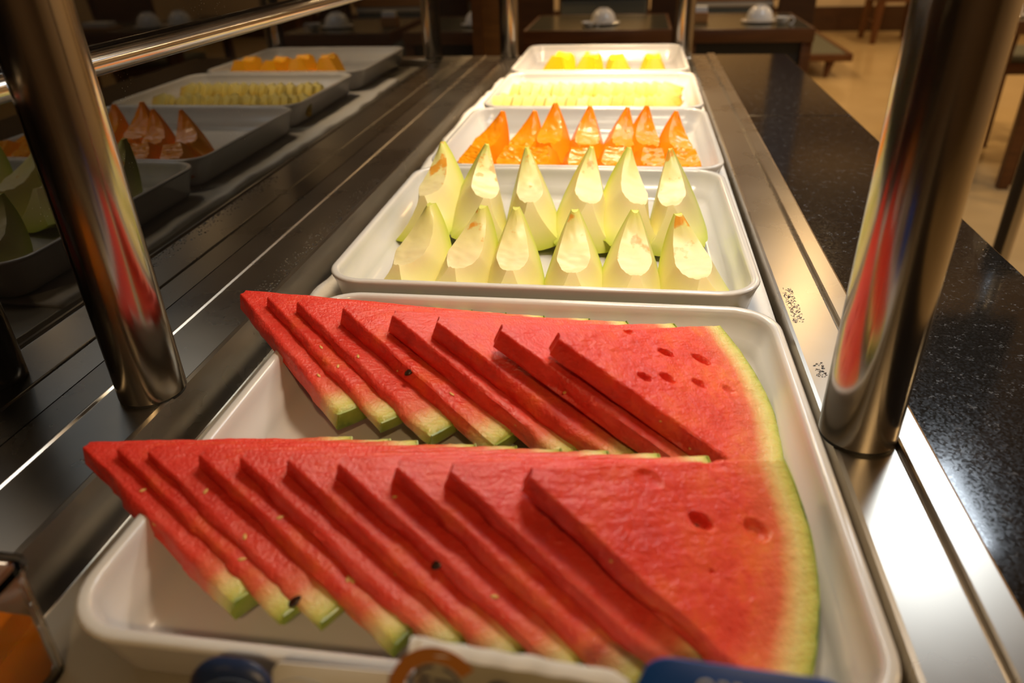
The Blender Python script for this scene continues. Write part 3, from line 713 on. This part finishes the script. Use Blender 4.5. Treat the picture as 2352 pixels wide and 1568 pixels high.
for (zz, x0, x1) in ((0.0990, -0.0365, -0.0325), (0.0984, -0.0310, -0.0225), (0.0965, -0.0370, -0.0320), (0.0957, -0.0300, -0.0215), (0.0930, -0.0370, -0.0220)): box(bm, x0, x1, -0.0058, -0.0053, zz - 0.0006, zz + 0.0006)
from_bm('printed_stamp', bm, M_INK, s)
bm = bmesh.new()
n = 14
for k in range(n):
    a0 = 2 * PI * k / n; a1 = 2 * PI * (k + 1) / n
    pts = [(-0.0050 + 0.0048 * math.cos(a), -0.0058, 0.1000 + 0.0027 * math.sin(a)) for a in (a0, a1)] + [(-0.0050, -0.0058, 0.1000)]
    bm.faces.new([bm.verts.new(p) for p in pts])
from_bm('printed_oval', bm, M_INK, s)
front_text(s, 'GP', 0.0034, -0.005, 0.0988, M_GREYP, y=-0.0060, name='oval_mark')
bm = bmesh.new(); nx = 50; A = []; Bv = []
for i in range(nx + 1):
    u = i / nx; x = (u - 0.5) * 0.084
    zt = 0.1120 - 0.003 * (1 if u > 0.93 else 0) * (u - 0.93) / 0.07 ; zb = zt - 0.0040 - 0.0014 * noise.noise((u * 7, 1.3, 0)) - 0.002 * max(0, u - 0.8) / 0.2
    yy = -0.0028 + 0.0020 * noise.noise((u * 8, 5.1, 0))
    A.append([bm.verts.new((x, yy - 0.0028, zb)), bm.verts.new((x, yy, zt)), bm.verts.new((x, yy + 0.0016, zt)), bm.verts.new((x, yy - 0.0012, zb))])
for P_, Q_ in zip(A, A[1:]):
    for q in range(4): bm.faces.new((P_[q], Q_[q], Q_[(q + 1) % 4], P_[(q + 1) % 4]))
bm.faces.new(A[0]); bm.faces.new(A[-1][::-1])
from_bm('crimped_top', bm, M_WHITEP, s, angle=60)
bm = bmesh.new(); box(bm, 0.031, 0.041, -0.0040, -0.0005, 0.05, 0.1045, 0.001); from_bm('amber_side', bm, M_BROWN, s)
s = sachet('paper_sachet', -0.1045, 0.1425, 0.057, 0.0890, 0.008, 25, 1, 0.004, M_WHITEP, 'white paper sachet between the navy sachet and the amber labelled one', 'sachet', seed=2, roll=-1.0)
bm = bmesh.new(); disc(bm, -0.014, 0.066, 0.0185, 0.0192, -0.0046, 20, 150, 30); from_bm('embossed_ring', bm, mat('pale_grey_print', (0.5, 0.49, 0.46), 0.6), s)
bm = bmesh.new(); box(bm, 0.019, 0.027, -0.0036, -0.0030, 0.074, 0.079); from_bm('blue_print', bm, mat('dull_blue_ink', (0.16, 0.19, 0.26), 0.6), s)
s = sachet('navy_sachet', -0.1535, 0.1437, 0.040, 0.0865, 0.012, 25, 0, 0.017, M_NAVY, 'navy blue sachet with a rounded top standing left of the white one', 'sachet', seed=9)
bm = bmesh.new(); disc(bm, 0.004, 0.060, 0.0205, 0.0211, -0.0066, 40, 150, 30); from_bm('printed_line', bm, mat('slate_ink', (0.08, 0.11, 0.17), 0.5), s)

# water drops on the steel (too small to count)
bm = bmesh.new(); rnd = random.Random(3)
def drop(x, y, z, r):
    vs = []; n = 8
    rings = []
    for a in (0, 35, 65): rings.append([bm.verts.new((x + r * math.cos(math.radians(a)) * math.cos(2 * PI * k / n), y + r * math.cos(math.radians(a)) * math.sin(2 * PI * k / n), z + r * 0.5 * math.sin(math.radians(a)))) for k in range(n)])
    for A, B in zip(rings, rings[1:]):
        for k in range(n): bm.faces.new((A[k], A[(k + 1) % n], B[(k + 1) % n], B[k]))
    bm.faces.new(rings[-1]); bm.faces.new(rings[0][::-1])
for _ in range(240): drop(0.159 + 0.011 * rnd.random(), 0.63 + 0.075 * rnd.random(), 0.0011, rnd.uniform(0.0003, 0.0008))
for _ in range(40): drop(0.1615 + 0.008 * rnd.random(), 0.535 + 0.025 * rnd.random(), 0.0011, rnd.uniform(0.0004, 0.0011))
for _ in range(520):
    y = 0.62 + 0.42 * rnd.random(); drop(-0.366 - 0.020 * rnd.random() ** 2, y, 0.0011, rnd.uniform(0.0003, 0.0011))
for _ in range(40): drop(-0.383 + 0.012 * rnd.random(), 0.365 + 0.02 * rnd.random(), 0.0011, rnd.uniform(0.0004, 0.0010))
tag(from_bm('water_drops', bm, M_DROP, angle=40), 'tiny water drops scattered on the steel border beside the melon tray', 'water drops', kind='stuff')

# ------------------------------------------------------------------ dining room behind
FZ = -0.85
def table(x0, x1, y0, y1, ztop, label, leg=0.045, panel=True, slant=False):
    t = thing('dining_table', ((x0 + x1) / 2, (y0 + y1) / 2, FZ), label, 'table')
    ox, oy = (x0 + x1) / 2, (y0 + y1) / 2
    X = (x1 - x0) / 2; Y = (y1 - y0) / 2; H = ztop - FZ
    boxobj('table_top', (-X + 0.012, X - 0.012, -Y + 0.012, Y - 0.012, H - 0.018, H), M_TABLETOP, t, bev=0.002)
    bm = bmesh.new()
    box(bm, -X, X, -Y, -Y + 0.0118, H - 0.055, H + 0.001, 0.002); box(bm, -X, X, Y - 0.0118, Y, H - 0.055, H + 0.001, 0.002)
    box(bm, -X, -X + 0.0118, -Y + 0.012, Y - 0.012, H - 0.055, H + 0.001, 0.002); box(bm, X - 0.0118, X, -Y + 0.012, Y - 0.012, H - 0.055, H + 0.001, 0.002)
    from_bm('apron', bm, M_WOOD, t, angle=30)
    for sx in (-1, 1):
        for sy in (-1, 1):
            cx, cy = sx * (X - leg / 2 - 0.001), sy * (Y - leg / 2 - 0.013)
            bm = bmesh.new(); box(bm, cx - leg / 2, cx + leg / 2, cy - leg / 2, cy + leg / 2, 0, H - 0.019, 0.003)
            if slant:
                for v in bm.verts:
                    if v.co.z < 0.1: v.co.x += sx * 0.05; v.co.y += sy * 0.03
            from_bm('leg', bm, M_WOOD, t, angle=30)
    if panel:
        boxobj('modesty_panel', (-X + leg, X - leg, -Y + 0.03, -Y + 0.045, 0.05, H - 0.056), M_BLACK, t)
    return t
T1 = table(-0.505, 0.165, 3.58, 4.20, -0.100, 'dark stone topped table with wooden edge behind the far mango tray, left of the two')
T2 = table(0.225, 0.770, 3.56, 4.18, -0.100, 'dark stone topped table with wooden edge to the right, holding a white bowl')
T3 = table(1.43, 1.81, 3.72, 4.35, -0.100, 'wooden edged dining table mostly behind the right steel post, mirrored in the black glass', panel=False)
T4 = table(1.825, 2.45, 3.79, 4.40, -0.115, 'wooden edged dining table at the far right seen mostly in the black glass screen', panel=False)
def bowl_set(x, y, z, r, h, label, flat=False):
    t = thing('soup_bowl', (x, y, z + 0.0125), label, 'bowl', 'upturned white bowls on the dining tables')
    lathe('bowl', [(r, 0.0), (r * 1.02, 0.002), (r * 0.97, h * 0.30), (r * 0.84, h * 0.62), (r * 0.60, h * 0.86), (r * 0.42, h * 0.93), (r * 0.42, h), (r * 0.36, h), (r * 0.35, h * 0.94), (0, h * 0.93), (0, h * 0.88), (r * 0.55, h * 0.80), (r * 0.80, h * 0.58), (r * 0.93, h * 0.28), (r * 0.98, 0.0), (r, 0.0)], M_CHINA, t, 40)
    p = thing('saucer', (x, y, z), label.replace('upturned white bowl', 'plate under the bowl'), 'plate', 'white plates on the dining tables')
    R = r * 1.35
    lathe('plate', [(R * 0.5, 0.0005), (R * 0.55, 0.003), (R, 0.009), (R, 0.0105), (R * 0.95, 0.012), (R * 0.6, 0.0085), (0, 0.0082), (0, 0.004), (R * 0.48, 0.003), (R * 0.48, 0.0005), (R * 0.5, 0.0005)], M_CHINA, p, 40)
tz0 = -0.100
bowl_set(-0.150, 3.80, tz0, 0.058, 0.058, 'upturned white bowl on the table behind the mango tray, left of the two')
bowl_set(0.565, 3.80, tz0, 0.060, 0.060, 'upturned white bowl on the table right of the far right post')
bowl_set(1.655, 3.90, tz0, 0.060, 0.065, 'upturned white bowl on the table behind the right post, outer one of two')
bowl_set(1.515, 3.97, tz0, 0.060, 0.065, 'upturned white bowl on the table behind the right post, inner one of two')
# napkin / cup pieces
def cup(x, y, z, label, m=M_CHINA, h=0.055, r=0.033):
    t = thing('cup', (x, y, z), label, 'cup')
    lathe('cup_body', [(r * 0.55, 0.0005), (r * 0.6, 0.002), (r * 0.82, h * 0.4), (r, h), (r * 0.93, h), (r * 0.75, h * 0.4), (r * 0.5, 0.006), (0, 0.006), (0, 0.0005), (r * 0.55, 0.0005)], m, t)
    bm = bmesh.new(); pts = [(r * 0.92 + 0.020 * math.sin(a), 0, h * 0.5 + 0.016 * math.cos(a)) for a in [PI * k / 8 for k in range(9)]]
    for a, b in zip(pts, pts[1:]): tube(bm, a, b, 0.003, n=8)
    from_bm('handle', bm, m, t)
cup(0.655, 3.72, tz0, 'small white cup beside the upturned bowl on the right table', h=0.03, r=0.034)
cup(-0.215, 3.70, tz0, 'small white cup beside the upturned bowl on the left table', h=0.022, r=0.03)
# holder with papers
t = thing('napkin_holder', (0.295, 3.82, tz0), 'small amber holder of white napkins near the far right post', 'napkin holder')
boxobj('holder', (-0.04, 0.04, -0.03, 0.03, 0.0005, 0.045), M_WOODL, t, bev=0.004); boxobj('napkins', (-0.034, 0.034, -0.02, 0.02, 0.0452, 0.070), M_WHITEP, t, bev=0.002)
t = thing('condiment_tray', (1.98, 3.92, -0.115), 'pale napkin tray on the far right table', 'tray')
boxobj('tray_base', (-0.11, 0.11, -0.06, 0.06, 0.0005, 0.02), M_WOODL, t, bev=0.003); boxobj('napkins', (-0.09, 0.06, -0.045, 0.045, 0.0202, 0.045), M_WHITEP, t, bev=0.003)
# booth benches
def booth(x0, x1, y, label, stripe=None, ztop=-0.065):
    t = thing('booth_bench', ((x0 + x1) / 2, y, FZ), label, 'bench'); X = (x1 - x0) / 2; H = ztop - FZ
    boxobj('seat_base', (-X, X, -0.42, 0.03, 0.0, 0.36), M_WOODD, t, bev=0.004)
    boxobj('seat_cushion', (-X + 0.01, X - 0.01, -0.42, -0.02, 0.3605, 0.45), M_CUSHION, t, bev=0.02)
    boxobj('back_cushion', (-X + 0.012, X - 0.012, -0.02, 0.028, 0.455, H), M_CUSHION, t, bev=0.012)
    boxobj('back_frame', (-X, X, 0.0305, 0.06, 0.0, H + 0.012), M_WOOD, t, bev=0.003)
    if stripe: boxobj('pale_top_roll', (-X + 0.012, X - 0.012, -0.03, 0.03, H + 0.001, H + 0.035), M_SEATL, t, bev=0.012)
    boxobj('top_cap', (-X, X, -0.035, 0.065, H + (0.036 if stripe else 0.0125), H + 0.085), M_WOODL if stripe else M_WOODD, t, bev=0.004)
    return t
booth(-0.445, 0.075, 4.66, 'grey green upholstered booth bench behind the left table')
booth(0.300, 0.770, 4.66, 'grey green booth bench with a pale top roll behind the right table', True, -0.118)
def panel(x0, x1, y0, y1, z1, m, name, label, cat='partition'):
    t = thing(name, ((x0 + x1) / 2, (y0 + y1) / 2, FZ), label, cat)
    boxobj('board', (-(x1 - x0) / 2, (x1 - x0) / 2, -(y1 - y0) / 2, (y1 - y0) / 2, 0, z1 - FZ), m, t, bev=0.004)
    boxobj('plinth', (-(x1 - x0) / 2 - 0.006, (x1 - x0) / 2 + 0.006, -(y1 - y0) / 2 - 0.006, (y1 - y0) / 2 + 0.006, 0, 0.06), M_WOODD, t)
panel(-0.640, -0.450, 4.40, 4.46, 1.2, M_WOODD, 'booth_end_panel', 'dark wood partition panel left of the left booth bench')
panel(0.775, 0.965, 4.55, 4.61, 1.2, M_WOODD, 'booth_end_panel', 'dark reddish wood partition panel right of the right booth bench')
panel(0.085, 0.290, 4.70, 4.76, 1.2, M_WOODD, 'booth_end_panel', 'dark wood partition panel between the two booth benches')
panel(-0.578, -0.498, 2.98, 3.04, 1.2, wood('lit_walnut', (0.16, 0.065, 0.014), (0.25, 0.11, 0.025)), 'wooden_post', 'square wooden post standing just behind the far end of the counter', 'post')  # paler walnut: light falling on the post is put into its colour
panel(-2.9, -0.66, 5.2, 5.28, 1.2, M_WOODD, 'room_divider', 'long dark wood room divider left of the booths', 'partition')
# wooden leg visible left of the far right post
# low bench with cushion
t = thing('low_bench', (1.30, 7.35, FZ), 'low wooden bench with grey cushioned top and tapered legs beyond the right table', 'bench')
boxobj('cushion', (-0.40, 0.405, -0.70, 0.72, 0.172, 0.188), M_CUSHION, t, bev=0.006)
bm = bmesh.new(); box(bm, 0.41, 0.45, -0.75, 0.77, 0.13, 0.190, 0.004); box(bm, -0.45, -0.41, -0.75, 0.77, 0.13, 0.190, 0.004); box(bm, -0.409, 0.409, -0.75, -0.71, 0.13, 0.184, 0.004); box(bm, -0.409, 0.409, 0.73, 0.77, 0.13, 0.184, 0.004); box(bm, -0.409, 0.409, -0.709, 0.729, 0.135, 0.170)
from_bm('frame', bm, M_WOOD, t, angle=30)
for sx, sy in ((1, -1), (-1, -1), (1, 1), (-1, 1)):
    tubeobj('leg', (sx * 0.30, sy * 0.66, 0.1298), (sx * 0.27, sy * 0.70, 0.0), 0.042, M_WOOD, t, r1=0.016, n=16)
# chairs
def chair(x, y, yaw, label, wm=M_WOOD, cm=M_CUSHION, lr=0.020):
    t = thing('dining_chair', (x, y, FZ), label, 'chair', 'wooden dining chairs', math.radians(yaw))
    boxobj('seat', (-0.22, 0.22, -0.21, 0.21, 0.445, 0.480), cm, t, bev=0.012)
    bm = bmesh.new()
    for b in ((-0.225, 0.225, -0.215, -0.185, 0.385, 0.444), (-0.225, 0.225, 0.185, 0.215, 0.385, 0.444), (-0.225, -0.195, -0.184, 0.184, 0.385, 0.444), (0.195, 0.225, -0.184, 0.184, 0.385, 0.444)): box(bm, *b, 0.003)
    from_bm('seat_frame', bm, wm, t, angle=30)
    for sx in (-1, 1):
        tubeobj('leg', (sx * 0.20, -0.195, 0.3845), (sx * 0.215, -0.225, 0.0), lr, wm, t, r1=lr * 0.65, n=16)
        tubeobj('leg', (sx * 0.20, 0.195, 0.3845), (sx * 0.215, 0.25, 0.0), lr, wm, t, r1=lr * 0.65, n=16)
        tubeobj('back_post', (sx * 0.20, 0.20, 0.4445), (sx * 0.20, 0.27, 0.86), 0.016, wm, t, r1=0.013, n=16)
    bm = bmesh.new(); box(bm, -0.20, 0.20, 0.225, 0.262, 0.68, 0.86, 0.006); from_bm('backrest', bm, wm, t, angle=30)
    for s_ in (-1, 1): tubeobj('rung', (s_ * 0.207, -0.208, 0.20), (s_ * 0.207, 0.222, 0.20), 0.009, wm, t, n=12)
    return t
chair(2.20, 4.75, 180, 'wooden dining chair at the right edge, behind the far right table')
chair(2.62, 8.7, 0, 'small far wooden chair with green seat in the gap between table and right post', lr=0.045)
chair(2.95, 3.40, 95, 'wooden dining chair at the far right table, mirrored in the black glass')
# steel stand at the right of the counter
t = thing('steel_stand', (0.800, 1.60, FZ), 'slim grey steel stand beyond the granite ledge at the right edge', 'stand')
tubeobj('pole', (0, 0, 0.012), (0, 0, 1.66), 0.019, M_RAIL, t, n=32)
lathe('base_plate', [(0, 0), (0.15, 0), (0.15, 0.008), (0.14, 0.0118), (0, 0.0118)], M_BLACK, t)
bm = bmesh.new(); box(bm, -0.045, 0.045, -0.03, -0.0195, 1.13, 1.21, 0.006); from_bm('holder_clamp', bm, M_BLACK, t, angle=30)
bm = bmesh.new(); box(bm, -0.11, 0.06, -0.05, -0.0195, 1.30, 1.62, 0.012); from_bm('black_sign_back', bm, M_BLACK, t, angle=30)

# ------------------------------------------------------------------ lift everything so that the floor lies at z = 0
for o in list(S.objects):
    if o.parent is None: o.location.z += ZC
